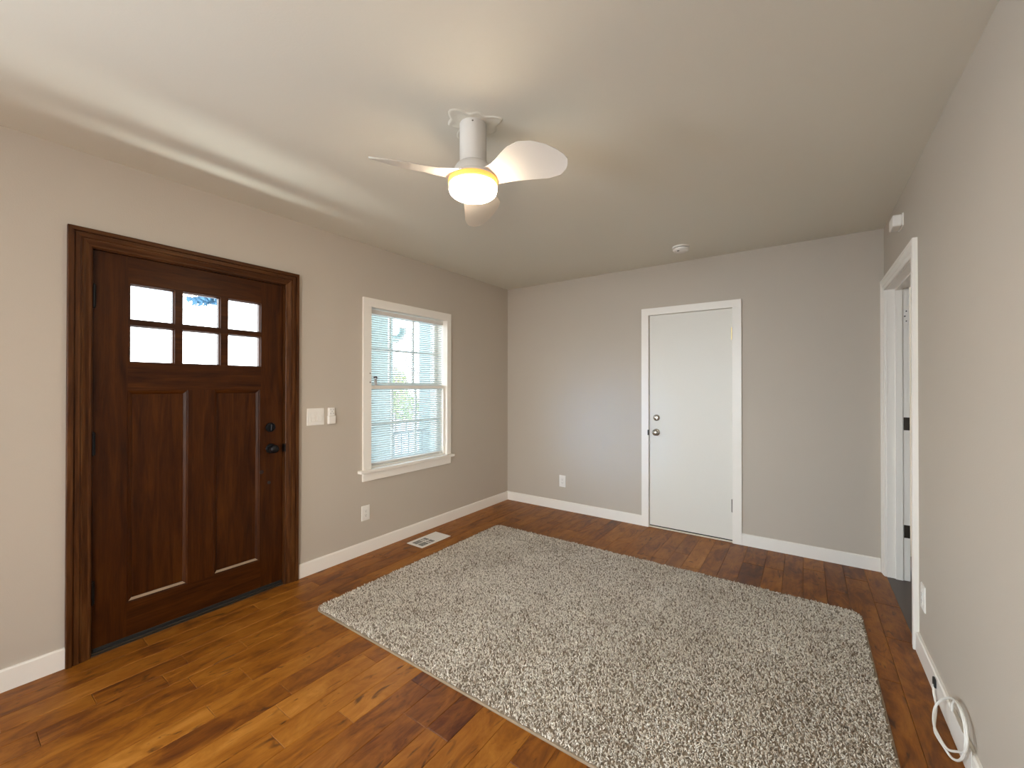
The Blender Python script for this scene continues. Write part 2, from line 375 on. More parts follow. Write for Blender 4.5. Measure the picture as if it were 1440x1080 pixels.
for i in range(len(edges) - 1):
    x0, x1 = edges[i], edges[i + 1]
    sp = sorted(SPECIAL.get(i, []))
    y = YR
    def fill(y, yend):
        while y < yend - 1e-4:
            L_ = rnd.choice((0.3, 0.42, 0.55, 0.7, 0.9, 1.1, 1.2)) * rnd.uniform(0.9, 1.1)
            ny = y + L_
            if yend - ny < 0.25: ny = yend
            t = min(0.95, max(0.05, rnd.gauss(0.50 if x0 < 2.6 else 0.30, 0.13)))
            plank(x0, x1, y, ny, t, max(0, rnd.gauss(-0.05, 0.2)))
            y = ny
    for (a, b, t, pu) in sp:
        if a > y: fill(y, a)
        plank(x0, x1, a, b, t, pu); y = b
    if y < 0: fill(y, 0.0)
b = len(V); V += [(-0.16, YR - 0.16, -0.0118), (W + 0.001, YR - 0.16, -0.0118), (W + 0.001, 0.16, -0.0118), (-0.16, 0.16, -0.0118),
                  (-0.16, YR - 0.16, -0.06), (W + 0.001, YR - 0.16, -0.06), (W + 0.001, 0.16, -0.06), (-0.16, 0.16, -0.06)]
F += [(b, b + 1, b + 2, b + 3), (b + 7, b + 6, b + 5, b + 4), (b, b + 4, b + 5, b + 1), (b + 1, b + 5, b + 6, b + 2), (b + 2, b + 6, b + 7, b + 3), (b + 3, b + 7, b + 4, b)]
C += [(0.0, 0, 0, 1)] * 8
me = bpy.data.meshes.new('floor'); me.from_pydata(V, [], F); me.materials.append(M['planks'])
ca = me.color_attributes.new('plank', 'FLOAT_COLOR', 'POINT'); ca.data.foreach_set('color', np.array(C, dtype=np.float32).ravel())
fl = bpy.data.objects.new('floor', me); COL.objects.link(fl); S(fl, 'red-brown stained wood plank floor of the room', 'floor')

# hallway seen through the doorway at the right
mb = MB(); mb.box(W, W + 1.5, -2.4, 0.5, -0.06, -0.001)
S(mb.build('hallway_floor', M['hallfloor']), 'dark grey-brown floor beyond the open doorway', 'floor')
mb = MB(); mb.box(W + 1.5, W + 1.62, -2.4, 0.5, -0.06, H); mb.box(W + RT, W + 1.62, 0.5, 0.62, -0.06, H); mb.box(W + RT, W + 1.62, -2.52, -2.4, -0.06, H)
S(mb.build('hallway_wall', M['wall']), 'greige walls of the hallway beyond the open doorway', 'wall')
mb = MB(); mb.box(W + RT, W + 1.62, -2.52, 0.62, H, H + 0.12)
S(mb.build('hallway_ceiling', M['ceiling']), 'ceiling of the hallway beyond the open doorway', 'ceiling')

# ------------------------------------------------------------------ baseboards
def base(name, Mx, u0, u1, label, h=0.098, t=0.014):
    mb = MB(Mx); mb.prism([(0, 0), (t, 0), (t, h - 0.006), (t - 0.005, h), (0, h)], u0, u1)
    mb.v = [Mx @ Vector((p.z, p.y, p.x)) for p in [Mx.inverted() @ q for q in mb.v]]
    return S(mb.build(name, M['white'], smooth=30), label, 'baseboard')
FDO = (-3.6618, -2.5553, 2.1352)       # outer edges of the front door casing
base('baseboard_left', LEFT, YR, FDO[0] - 0.0005, 'white baseboard left of the front door')
base('baseboard_left', LEFT, FDO[1] + 0.0005, -0.0145, 'white baseboard under the window, right of the front door')
base('baseboard_back', BACK, 0.0, 1.6266 - 0.0005, 'white baseboard left of the white door')
base('baseboard_back', BACK, 2.4878 + 0.0005, W - 0.0245, 'white baseboard right of the white door')
base('baseboard_right', RIGHT, 1.1055, -YR, 'white baseboard along the right wall past the doorway')

# ------------------------------------------------------------------ casing sweep
def casing(mb, prof, u0, u1, vt, vb=0.0, mats=(0, 1)):
    """profile (w outward from the inner edge, n) swept up, across and down with mitred corners"""
    vs = []; k = len(prof)
    for (su, top) in ((0, 0), (0, 1), (1, 1), (1, 0)):
        for (w, n) in prof:
            vs.append(((u0 - w) if su == 0 else (u1 + w), (vt + w) if top else vb, n))
    fs, mi = [], []
    for seg in range(3):
        for i in range(k):
            j = (i + 1) % k
            mb.add([vs[seg * k + i], vs[seg * k + j], vs[(seg + 1) * k + j], vs[(seg + 1) * k + i]], [(0, 1, 2, 3)], mats[1] if seg == 1 else mats[0])
    mb.add(vs[:k], [tuple(range(k))], mats[0]); mb.add(vs[3 * k:], [tuple(reversed(range(k)))], mats[0])

# ------------------------------------------------------------------ front door
U0, U1, ZT = -3.5662, -2.6343, 2.052      # slab
cin0, cin1, cinz = U0 - 0.008, U1 + 0.008, ZT + 0.006
cw = cin0 - FDO[0]
fr_root = empty('trim_1', (0, (U0 + U1) / 2, 0), 'dark stained moulded wooden casing around the front door', 'door casing', kind='structure')
prof = [(0, 0.0), (0, 0.009), (0.004, 0.012), (0.012, 0.0125), (0.024, 0.017), (0.034, 0.0195), (0.036, 0.0155), (0.041, 0.0155), (0.043, 0.0205), (0.060, 0.0215), (0.0615, 0.017), (0.066, 0.017), (0.067, 0.026), (cw - 0.003, 0.027), (cw, 0.024), (cw, 0.0)]
mb = MB(LEFT); casing(mb, prof, cin0, cin1, cinz)
mb.build('casing', [M['casing_v'], M['casing_h']], fr_root, smooth=25)
mb = MB(LEFT)
for (a, b) in ((FD[0], cin0 + 0.004), (cin1 - 0.004, FD[1])):
    mb.box(a, b, 0, FD[3], -TH, -0.0005)
mb.box(cin0 + 0.004, cin1 - 0.004, cinz - 0.004, FD[3], -TH, -0.0005, 1)
mb.box(cin0 + 0.004, U0 + 0.012, 0, cinz, -TH, -0.068); mb.box(U1 - 0.012, cin1 - 0.004, 0, cinz, -TH, -0.068)
mb.box(U0 + 0.012, U1 - 0.012, ZT - 0.012, cinz, -TH, -0.068, 1)
mb.build('jamb', [M['casing_v'], M['casing_h']], fr_root)
mb = MB(LEFT); mb.box(cin0 + 0.004, cin1 - 0.004, 0.0, 0.012, -TH, -0.004, 0, 0.003)
mb.build('threshold', M['bronze'], fr_root)
mb = MB(LEFT); mb.box(U1 + 0.0035, U1 + 0.0055, 0.91, 0.965, -0.03, -0.004); mb.box(U1 + 0.002, U1 + 0.012, 0.912, 0.963, -0.002, 0.0115)
mb.build('strike_plate', M['black'], fr_root)

door = empty('door_1', (-0.045, (U0 + U1) / 2, 0), 'dark stained wooden front door with six small panes', 'door', kind='structure')
NF, NB = -0.018, -0.062
gy = [(-3.426, -3.2325), (-3.197, -3.005), (-2.9635, -2.772)]; gz = [(1.4875, 1.6875), (1.716, 1.909)]
PAN = [(-3.434, -3.1685), (-3.039, -2.778)]; PZ = (0.207, 1.338)
us = sorted({U0, U1, *[x for a in gy for x in (a[0] - 0.0, a[1])], *[x for a in PAN for x in a]})
vs_ = sorted({0.014, ZT, *[x for a in gz for x in a], *PZ})
holes = [(*a, *b) for a in gy for b in gz]; recs = [(*a, *PZ) for a in PAN]
mb = MB(LEFT)
for i in range(len(us) - 1):
    for j in range(len(vs_) - 1):
        a, b, c, d = us[i], us[i + 1], vs_[j], vs_[j + 1]; cu, cv = (a + b) / 2, (c + d) / 2
        if any(h[0] < cu < h[1] and h[2] < cv < h[3] for h in holes): continue
        rail = (U0 + 0.133 < cu < U1 - 0.138) and not (PZ[0] < cv < PZ[1])
        if not any(h[0] < cu < h[1] and h[2] < cv < h[3] for h in recs):
            mb.add([(a, c, NF), (b, c, NF), (b, d, NF), (a, d, NF)], [(0, 1, 2, 3)], 1 if rail else 0)
        mb.add([(a, c, NB), (b, c, NB), (b, d, NB), (a, d, NB)], [(3, 2, 1, 0)], 0)
for (a, b, c, d) in ((U0, U1, 0.014, 0.014), (U0, U1, ZT, ZT)): mb.add([(a, c, NF), (b, c, NF), (b, c, NB), (a, c, NB)], [(0, 1, 2, 3)])
for u in (U0, U1): mb.add([(u, 0.014, NF), (u, ZT, NF), (u, ZT, NB), (u, 0.014, NB)], [(0, 1, 2, 3)])
for (a, b, c, d) in holes:       # moulded reveals of the panes
    q = [(a, c), (b, c), (b, d), (a, d)]; e = 0.006; q2 = [(a + e, c + e), (b - e, c + e), (b - e, d - e), (a + e, d - e)]
    for i in range(4):
        j = (i + 1) % 4
        mb.add([(*q[i], NF), (*q[j], NF), (*q[j], NF - 0.008), (*q[i], NF - 0.008)], [(0, 1, 2, 3)])
        mb.add([(*q[i], NF - 0.008), (*q[j], NF - 0.008), (*q2[j], NF - 0.016), (*q2[i], NF - 0.016)], [(0, 1, 2, 3)])
        mb.add([(*q2[i], NF - 0.016), (*q2[j], NF - 0.016), (*q2[j], NB), (*q2[i], NB)], [(0, 1, 2, 3)])
slab = mb.build('slab', [M['wood_v'], M['wood_h']], door)
for (a, b, c, d) in recs:        # recessed flat panel with its sloped sticking
    mb = MB(LEFT)
    steps = [(0.0, NF), (0.003, NF - 0.003), (0.008, NF - 0.004), (0.020, NF - 0.011), (0.022, NF - 0.0145)]
    for k in range(len(steps) - 1):
        (e0, n0), (e1, n1) = steps[k], steps[k + 1]
        q = [(a + e0, c + e0), (b - e0, c + e0), (b - e0, d - e0), (a + e0, d - e0)]; q2 = [(a + e1, c + e1), (b - e1, c + e1), (b - e1, d - e1), (a + e1, d - e1)]
        for i in range(4):
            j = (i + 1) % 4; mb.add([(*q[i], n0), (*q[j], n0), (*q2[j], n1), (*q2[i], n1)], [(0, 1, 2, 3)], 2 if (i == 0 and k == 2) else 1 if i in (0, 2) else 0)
    e1, n1 = steps[-1]; mb.add([(a + e1, c + e1, n1), (b - e1, c + e1, n1), (b - e1, d - e1, n1), (a + e1, d - e1, n1)], [(0, 1, 2, 3)], 0)
    mb.build('panel', [M['wood_v'], M['wood_h'], M['ledge_light']], door)
for (a, b, c, d) in holes:
    mb = MB(LEFT); mb.box(a + 0.0055, b - 0.0055, c + 0.0055, d - 0.0055, -0.044, -0.040)
    mb.build('pane', M['glass'], door)
for (z0, z1) in ((1.762, 1.874), (1.013, 1.124), (0.260, 0.371)):
    mb = MB(LEFT); mb.tube([(U0, z0, -0.007), (U0, z1, -0.007)], 0.0085, 12)
    mb.tube([(U0, z1, -0.007), (U0, z1 + 0.007, -0.007)], [0.0055, 0.003], 12); mb.tube([(U0, z0 - 0.007, -0.007), (U0, z0, -0.007)], [0.003, 0.0055], 12)
    mb.box(U0 + 0.0005, U0 + 0.010, z0, z1, -0.0185, -0.0165)
    mb.build('hinge', M['black'], door, smooth=35)
mb = MB(LEFT); mb.lathe([(0.0, 0.0), (0.031, 0.0), (0.031, 0.004), (0.028, 0.009), (0.022, 0.011)], (-2.712, 1.083, NF), (0, 0, 1), 32)
db = mb.build('deadbolt', M['black'], door, smooth=35)
mb = MB(LEFT); mb.box(-2.718, -2.706, 1.062, 1.104, NF + 0.010, NF + 0.026, 0, 0.003); mb.build('thumb_turn', M['black'], db)
mb = MB(LEFT); mb.lathe([(0.0, 0.0), (0.033, 0.0), (0.033, 0.004), (0.029, 0.009), (0.013, 0.012), (0.012, 0.030)], (-2.708, 0.940, NF), (0, 0, 1), 32)
rz = mb.build('rosette', M['black'], door, smooth=35)
mb = MB(LEFT); mb.lathe([(0.011, 0.026), (0.020, 0.030), (0.028, 0.040), (0.0295, 0.050), (0.026, 0.060), (0.017, 0.066), (0.0, 0.068)], (-2.708, 0.940, NF), (0, 0, 1), 32, sx=1.0, sy=0.95)
mb.build('knob', M['black'], rz, smooth=60)
mb = MB(LEFT); mb.lathe([(0.0, 0.0), (0.011, 0.0), (0.011, 0.0012), (0.008, 0.002)], (-2.719, 0.712, NF), (0, 0, 1), 20); mb.build('plug', M['blackpl'], door, smooth=40)
mb = MB(LEFT); mb.lathe([(0.0, 0.0), (0.014, 0.0), (0.013, 0.0006), (0.009, 0.0008)], (-2.766, 0.790, NF), (0, 0, 1), 20); mb.build('filled_hole', mat('dark_wood_filler', (0.016, 0.005, 0.002), 0.6), door, smooth=40)
mb = MB(LEFT); mb.box(U0 + 0.002, U1 - 0.002, 0.0125, 0.030, NF, NF + 0.006, 0, 0.002); mb.build('bottom_sweep', M['blackpl'], door)

# ------------------------------------------------------------------ window
win = empty('window_1', (-0.08, -1.497, WN[2]), 'white double hung window in the left wall behind the blind', 'window', kind='structure')
wu0, wu1, wz0, wz1 = -1.940, -1.055, 0.675, 2.014
mb = MB(LEFT)
mb.box(-2.015, wu0, 0.680, wz1, 0, 0.020); mb.box(wu1, -0.9993, 0.680, wz1, 0, 0.020); mb.box(-2.015, -0.9993, wz1, 2.0852, 0, 0.020)
mb.build('casing', M['white'], win, bevel=0.0015)
mb = MB(LEFT); mb.box(-2.055, -0.975, 0.656, 0.680, -0.02, 0.048); mb.build('stool', M['white'], win, bevel=0.003)
mb = MB(LEFT); mb.box(-2.015, -0.9993, 0.5855, 0.656, 0, 0.018); mb.build('apron', M['white'], win, bevel=0.0015)
mb = MB(LEFT)
mb.box(WN[0], wu0 - 0.004, WN[2], WN[3], -TH, -0.0005); mb.box(wu1 + 0.004, WN[1], WN[2], WN[3], -TH, -0.0005)
mb.box(wu0 - 0.004, wu1 + 0.004, wz1 + 0.004, WN[3], -TH, -0.0005); mb.box(wu0 - 0.004, wu1 + 0.004, WN[2], wz0 - 0.004, -TH, -0.021)
mb.build('jamb', M['white'], win)
def sash(z0, z1, n0, n1, name):
    mb = MB(LEFT); a, b = wu0 - 0.003, wu1 + 0.003
    mb.box(a, a + 0.038, z0, z1, n0, n1); mb.box(b - 0.038, b, z0, z1, n0, n1)
    mb.box(a + 0.038, b - 0.038, z0, z0 + 0.040, n0, n1); mb.box(a + 0.038, b - 0.038, z1 - 0.034, z1, n0, n1)
    ia, ib, iz0, iz1 = a + 0.038, b - 0.038, z0 + 0.040, z1 - 0.034
    s = mb.build(name, M['white'], win, bevel=0.0015)
    mb = MB(LEFT)
    for k in (1, 2): u = ia + (ib - ia) * k / 3; mb.box(u - 0.010, u + 0.010, iz0, iz1, n0 + 0.006, n1 - 0.004)
    zc = (iz0 + iz1) / 2
    for k in range(3): mb.box(ia + (ib - ia) * k / 3 + (0.010 if k else 0), ia + (ib - ia) * (k + 1) / 3 - (0.010 if k < 2 else 0), zc - 0.010, zc + 0.010, n0 + 0.006, n1 - 0.004)
    mb.build('muntins', M['white'], s)
    mb = MB(LEFT); mb.box(ia - 0.004, ib + 0.004, iz0 - 0.004, iz1 + 0.004, (n0 + n1) / 2 - 0.0015, (n0 + n1) / 2 + 0.0015); mb.build('pane', M['glass'], s)
sash(1.345, 2.014, -0.155, -0.125, 'upper_sash'); sash(0.675, 1.378, -0.120, -0.090, 'lower_sash')
# inner screen frame with the cross rail that stands in front of the blind
mb = MB(LEFT)
mb.box(wu0, wu1, 1.338, 1.366, -0.030, -0.012); mb.box(wu0, wu0 + 0.016, 0.684, 1.338, -0.030, -0.014); mb.box(wu1 - 0.020, wu1, 0.684, 1.338, -0.030, -0.014)
mb.box(wu0, wu1, 0.6805, 0.690, -0.030, -0.014)
mb.build('inner_frame', M['white'], win, bevel=0.001)
mb = MB(LEFT)
for z in (1.466, 1.393): mb.lathe([(0.0, 0.0), (0.006, 0.0), (0.006, 0.0008), (0.003, 0.001)], (-1.953, z, 0.020), (0, 0, 1), 14)
mb.build('screw_holes', mat('screw_hole_brown', (0.16, 0.11, 0.08), 0.7), win)

blind = empty('window_blind', (-0.058, -1.497, 0.69), 'white horizontal slat blind hanging inside the window frame', 'blind')
bu0, bu1 = wu0 + 0.004, wu1 - 0.004
mb = MB(LEFT); mb.box(bu0, bu1, 1.972, 2.006, -0.080, -0.036); mb.build('headrail', M['rail'], blind, bevel=0.003)
mb = MB(LEFT); mb.box(bu0, bu0 + 0.010, 1.985, 2.010, -0.034, -0.028); mb.build('end_bracket', M['steel'], blind)
mb = MB(LEFT); nsl = 66; zs0, zs1 = 0.722, 1.962
tilt = math.radians(24); hw = 0.0125
for k in range(nsl):
    z = zs0 + (zs1 - zs0) * k / (nsl - 1)
    ring = []
    for q in range(5):
        t = -1 + q / 2; x = t * hw; crown = 0.0022 * (1 - t * t)
        ring.append((-0.058 + x * math.cos(tilt) + crown * math.sin(tilt) * -1, z - x * math.sin(tilt) + crown))
    for q in range(4):
        (n0, z0), (n1, z1) = ring[q], ring[q + 1]
        mb.add([(bu0, z0, n0), (bu1, z0, n0), (bu1, z1, n1), (bu0, z1, n1), (bu0, z0 - 0.0008, n0), (bu1, z0 - 0.0008, n0), (bu1, z1 - 0.0008, n1), (bu0, z1 - 0.0008, n1)],
               [(0, 1, 2, 3), (7, 6, 5, 4), (0, 4, 5, 1), (1, 5, 6, 2), (2, 6, 7, 3), (3, 7, 4, 0)])
mb.build('slats', M['slat'], blind)
mb = MB(LEFT); mb.box(bu0, bu1, 0.696, 0.712, -0.070, -0.046); mb.build('bottom_rail', M['rail'], blind, bevel=0.002)
for u in (-1.80, -1.497, -1.20):
    mb = MB(LEFT)
    for n in (-0.0445, -0.0715): mb.tube([(u, 0.712, n), (u, 1.972, n)], 0.0008, 5)
    mb.build('ladder_cord', M['slat'], blind)
mb = MB(LEFT); mb.tube([(-1.872, 1.368, -0.018), (-1.874, 1.425, -0.018)], [0.011, 0.012], 12)
tas = mb.build('cord_tassel', mat('grey_plastic', (0.40, 0.38, 0.38), 0.4), blind, smooth=40)
mb = MB(LEFT); mb.tube([(-1.890, 1.434, -0.020), (-1.866, 1.438, -0.014), (-1.862, 1.424, -0.010)], [0.006, 0.007, 0.005], 8)
mb.build('tassel_clip', mat('dark_red_plastic', (0.05, 0.012, 0.02), 0.4), tas, smooth=40)

# ------------------------------------------------------------------ white door in the back wall
wdo = empty('trim_2', (2.055, 0, 0), 'flat white casing around the white door', 'door casing', kind='structure')
SX0, SX1, SZ0, SZ1 = 1.6972, 2.4137, 0.020, 2.0449
mb = MB(BACK)
mb.box(1.6266, SX0 - 0.003, 0, SZ1 + 0.003, 0, 0.018); mb.box(SX1 + 0.003, 2.4878, 0, SZ1 + 0.003, 0, 0.018); mb.box(1.6266, 2.4878, SZ1 + 0.003, 2.1144, 0, 0.018)
mb.build('casing', M['white'], wdo, bevel=0.0015)
mb = MB(BACK)
mb.box(BD[0], SX0 - 0.003, 0, BD[3], -0.16, -0.0005); mb.box(SX1 + 0.003, BD[1], 0, BD[3], -0.16, -0.0005); mb.box(SX0 - 0.003, SX1 + 0.003, SZ1 + 0.003, BD[3], -0.16, -0.0005)
mb.box(SX0 - 0.003, SX0 + 0.01, 0, SZ1 + 0.003, -0.16, -0.058); mb.box(SX1 - 0.01, SX1 + 0.003, 0, SZ1 + 0.003, -0.16, -0.058); mb.box(SX0 + 0.01, SX1 - 0.01, SZ1 - 0.01, SZ1 + 0.003, -0.16, -0.058)
mb.build('jamb', M['white'], wdo)
mb = MB(BACK); mb.box(SX0 - 0.002, SX1 + 0.002, 0.0, 0.010, -0.16, 0.004, 0, 0.003); mb.build('threshold', mat('pale_sill', (0.84, 0.76, 0.64), 0.4), wdo)
mb = MB(BACK); mb.box(SX0 - 0.0115, SX0 - 0.0025, 0.888, 0.940, -0.004, 0.0195); mb.build('strike_plate', M['bronze'], wdo)
d2 = empty('door_2', (2.055, 0.03, 0), 'flat white slab door with two knobs in the end wall', 'door', kind='structure')
mb = MB(BACK); mb.box(SX0, SX1, SZ0, SZ1, -0.052, -0.010); mb.build('slab', M['doorwhite'], d2, bevel=0.0015)
mb = MB(BACK); mb.box(SX0 + 0.001, SX1 - 0.001, 0.0102, 0.0225, -0.048, -0.016); mb.build('bottom_sweep', M['blackpl'], d2)
mb = MB(BACK); mb.lathe([(0.0, 0.0), (0.031, 0.0), (0.031, 0.006), (0.026, 0.014), (0.017, 0.019), (0.0, 0.020)], (1.765, 1.058, -0.010), (0, 0, 1), 32)
db = mb.build('deadbolt', M['nickel'], d2, smooth=35)
mb = MB(BACK); mb.prism([(1.757, 1.078), (1.750, 1.071), (1.773, 1.038), (1.780, 1.045)], 0.007, 0.019); mb.build('thumb_turn', M['nickel'], db, bevel=0.001)
mb = MB(BACK); mb.lathe([(0.0, 0.0), (0.033, 0.0), (0.033, 0.005), (0.028, 0.009), (0.013, 0.011), (0.012, 0.030)], (1.763, 0.918, -0.010), (0, 0, 1), 32)
rz = mb.build('rosette', M['nickel'], d2, smooth=35)
mb = MB(BACK); mb.lathe([(0.011, 0.026), (0.020, 0.029), (0.028, 0.037), (0.0295, 0.046), (0.026, 0.056), (0.018, 0.061), (0.0, 0.062)], (1.763, 0.918, -0.010), (0, 0, 1), 32)
mb.build('knob', M['nickel'], rz, smooth=60)
for (z0, z1, m) in ((1.768, 1.876, 'brass'), (1.012, 1.122, 'doorwhite'), (0.263, 0.374, 'steel')):
    mb = MB(BACK); u = SX1 + 0.002
    mb.tube([(u, z0, -0.004), (u, z1, -0.004)], 0.0065, 12); mb.tube([(u, z1, -0.004), (u, z1 + 0.005, -0.004)], [0.005, 0.003], 12); mb.box(u - 0.010, u - 0.003, z0, z1, -0.0105, -0.0085)
    o = mb.build('hinge', M[m], d2, smooth=35)
    o['label'] = {'brass': 'brass top hinge', 'doorwhite': 'white painted middle hinge', 'steel': 'dull steel bottom hinge'}[m]

# ------------------------------------------------------------------ doorway in the right wall
t3 = empty('trim_3', (W, -0.55, 0), 'white casing and jamb of the doorway without a door', 'doorway', kind='structure')
ci0, ci1, cz = 0.083, 1.018, 2.055
prof = [(0, 0.0), (0, 0.010), (0.004, 0.013), (0.020, 0.0145), (0.023, 0.018), (0.055, 0.019), (0.058, 0.022), (0.076, 0.023), (0.081, 0.020), (0.081, 0.0)]
mb = MB(RIGHT); casing(mb, prof, ci0, ci1, cz, mats=(0, 0)); mb.build('casing', M['white'], t3, smooth=25)
mb = MB(RIGHT)
mb.box(RD[0], ci0 + 0.006, 0, RD[3], -RT, -0.0005); mb.box(ci1 - 0.006, RD[1], 0, RD[3], -RT, -0.0005); mb.box(ci0 + 0.006, ci1 - 0.006, cz - 0.002, RD[3], -RT, -0.0005)
mb.build('jamb', M['white'], t3, bevel=0.001)
mb = MB(RIGHT); a, b = -0.084, -0.046
mb.box(ci0 + 0.006, ci0 + 0.018, 0, cz - 0.002, a, b); mb.box(ci1 - 0.018, ci1 - 0.006, 0, cz - 0.002, a, b); mb.box(ci0 + 0.018, ci1 - 0.018, cz - 0.014, cz - 0.002, a, b)
mb.build('stop', M['white'], t3, bevel=0.001)
mb = MB(RIGHT); mb.box(ci0 + 0.0061, ci0 + 0.0075, 1.806, 1.904, -RT + 0.001, -0.088)
hp = mb.build('hinge_leaf', M['plastic'], t3); hp['label'] = 'white painted top hinge leaf with three screw holes'
mb = MB(frame((W, 0, 0), (-1, 0, 0), (0, 0, 1), (0, -1, 0)))
for (x, z) in ((-0.106, 1.890), (-0.098, 1.855), (-0.106, 1.820)):
    mb.lathe([(0.0, 0.0), (0.0045, 0.0), (0.0045, 0.0006)], (x, z, ci0 + 0.0075), (0, 0, 1), 12)
mb.build('screw_holes', M['blackpl'], hp)
for (z0, z1) in ((1.054, 1.144), (0.300, 0.389)):
    mb = MB(RIGHT); mb.box(ci0 + 0.0061, ci0 + 0.0085, z0, z1, -RT + 0.001, -0.090); mb.build('hinge_leaf', M['bronze'], t3)['label'] = 'dark bronze hinge leaf'

# ------------------------------------------------------------------ windows behind the viewpoint
def rear_window(name, Mx, r, label):
    root = empty(name, Mx @ Vector(((r[0] + r[1]) / 2, r[2], 0)), label, 'window', kind='structure')
    mb = MB(Mx); w = 0.075
    mb.box(r[0] - w, r[0], r[2], r[3], 0, 0.02); mb.box(r[1], r[1] + w, r[2], r[3], 0, 0.02); mb.box(r[0] - w, r[1] + w, r[3], r[3] + w, 0, 0.02); mb.box(r[0] - w - 0.03, r[1] + w + 0.03, r[2] - 0.025, r[2], 0, 0.045)
    mb.build('casing', M['white'], root)
    mb = MB(Mx); c = (r[0] + r[1]) / 2; n0, n1 = -0.09, -0.06
    mb.box(r[0], r[0] + 0.04, r[2], r[3], n0, n1); mb.box(r[1] - 0.04, r[1], r[2], r[3], n0, n1); mb.box(r[0] + 0.04, r[1] - 0.04, r[2], r[2] + 0.04, n0, n1); mb.box(r[0] + 0.04, r[1] - 0.04, r[3] - 0.04, r[3], n0, n1)
    mb.box(c - 0.02, c + 0.02, r[2] + 0.04, r[3] - 0.04, n0, n1)
    mb.build('sash', M['white'], root)
    mb = MB(Mx); mb.box(r[0] + 0.04, r[1] - 0.04, r[2] + 0.04, r[3] - 0.04, -0.077, -0.073); mb.build('pane', M['glass'], root)
rear_window('window_2', LEFT, RW, 'white framed side window behind the viewpoint')
rear_window('window_4', RIGHT, RSW, 'wide white framed window of the right wall behind the viewpoint')
rear_window('window_3', frame((0, YR, 0), (1, 0, 0), (0, 0, 1), (0, 1, 0)), RRW, 'wide white framed window in the rear wall')

# ------------------------------------------------------------------ ceiling fan
FX, FY = 1.722, -2.652
fan = empty('ceiling_fan', (FX, FY, H), 'small white three-blade ceiling fan with a lit round light', 'ceiling fan')
mb = MB(); mb.lathe([(0.0595, H), (0.0595, 2.352), (0.0585, 2.349)], (FX, FY, 0), (0, 0, 1), 48); can = mb.build('downrod_canopy', M['fanwhite'], fan, smooth=35)
for k in range(3):
    mb = MB(); q = math.radians(-52 + 120 * k); mb.lathe([(0.0, 0.0), (0.004, 0.0), (0.003, 0.0015)], (FX + 0.0595 * math.cos(q), FY + 0.0595 * math.sin(q), H - 0.014), (math.cos(q), math.sin(q), 0), 10)
    mb.build('screw', M['steel'], can)
mb = MB(); mb.lathe([(0.058, 2.3495), (0.066, 2.347), (0.078, 2.336), (0.086, 2.318), (0.089, 2.300), (0.089, 2.292)], (FX, FY, 0), (0, 0, 1), 48); mb.build('motor_housing', M['fanwhite'], fan, smooth=40)
mb = MB(); mb.lathe([(0.089, 2.2925), (0.104, 2.291), (0.108, 2.286), (0.108, 2.278)], (FX, FY, 0), (0, 0, 1), 56); mb.build('hub', M['fanwhite'], fan, smooth=40)
mb = MB(); mb.lathe([(0.107, 2.278), (0.1095, 2.276), (0.1095, 2.258), (0.106, 2.254)], (FX, FY, 0), (0, 0, 1), 56); mb.build('light_ring', M['lampring'], fan, smooth=40)
mb = MB(); mb.lathe([(0.104, 2.254), (0.106, 2.252), (0.106, 2.232), (0.103, 2.222), (0.094, 2.214), (0.075, 2.209), (0.04, 2.207), (0.0, 2.206)], (FX, FY, 0), (0, 0, 1), 56); mb.build('light_diffuser', M['lamp'], fan, smooth=50)

def blade(ang):
    R0, R1, n = 0.085, 0.450, 36
    # half-widths to the clockwise (raised, bulging) side and the other side, along the blade
    kc = [(0.0, 0.055), (0.12, 0.060), (0.25, 0.080), (0.4, 0.106), (0.55, 0.116), (0.7, 0.104), (0.84, 0.076), (0.93, 0.048), (0.98, 0.026), (1.0, 0.004)]
    ko = [(0.0, 0.075), (0.15, 0.066), (0.3, 0.060), (0.5, 0.064), (0.7, 0.068), (0.85, 0.058), (0.94, 0.036), (0.98, 0.016), (1.0, -0.004)]
    def ip(tab, t):
        for (a, va), (b, vb) in zip(tab, tab[1:]):
            if t <= b:
                s = (t - a) / (b - a); return va + (vb - va) * s
        return tab[-1][1]
    m = 14; top, bot = [], []
    for i in range(n + 1):
        t = i / n; t = 1 - (1 - t) ** 1.35; r = R0 + (R1 - R0) * t
        a = -ip(kc, t); b_ = ip(ko, t)
        pitch = math.radians(15 + 9 * t)
        zc = 2.283 - 0.031 * t ** 1.3
        for j in range(m + 1):
            s = a + (b_ - a) * j / m
            th = 0.0045 * (1 - (2 * j / m - 1) ** 2) * (1 - 0.5 * t) + 0.0010
            cup = 0.004 * math.cos((j / m - 0.5) * math.pi)
            fade = min(1.0, 0.35 + t * 2.2)
            z = zc + (-s * math.tan(pitch) + cup) * fade
            ca, sa = math.cos(ang), math.sin(ang)
            p = (FX + r * ca - s * sa, FY + r * sa + s * ca)
            top.append((*p, z + th)); bot.append((*p, z - th))
    k = m + 1; vs = top + bot; N_ = len(top); fs = []
    for i in range(n):
        for j in range(m):
            q = (i * k + j, i * k + j + 1, (i + 1) * k + j + 1, (i + 1) * k + j); fs.append(q); fs.append(tuple(N_ + x for x in reversed(q)))
    for i in range(n):
        for j in (0, m):
            fs.append((i * k + j, (i + 1) * k + j, N_ + (i + 1) * k + j, N_ + i * k + j))
    for i in (0, n):
        for j in range(m): fs.append((i * k + j, i * k + j + 1, N_ + i * k + j + 1, N_ + i * k + j))
    mb = MB(); mb.add(vs, fs); o = mb.build('blade', M['fanwhite'], fan, smooth=50); weld(o)
for q in (6, 126, 246): blade(math.radians(q))

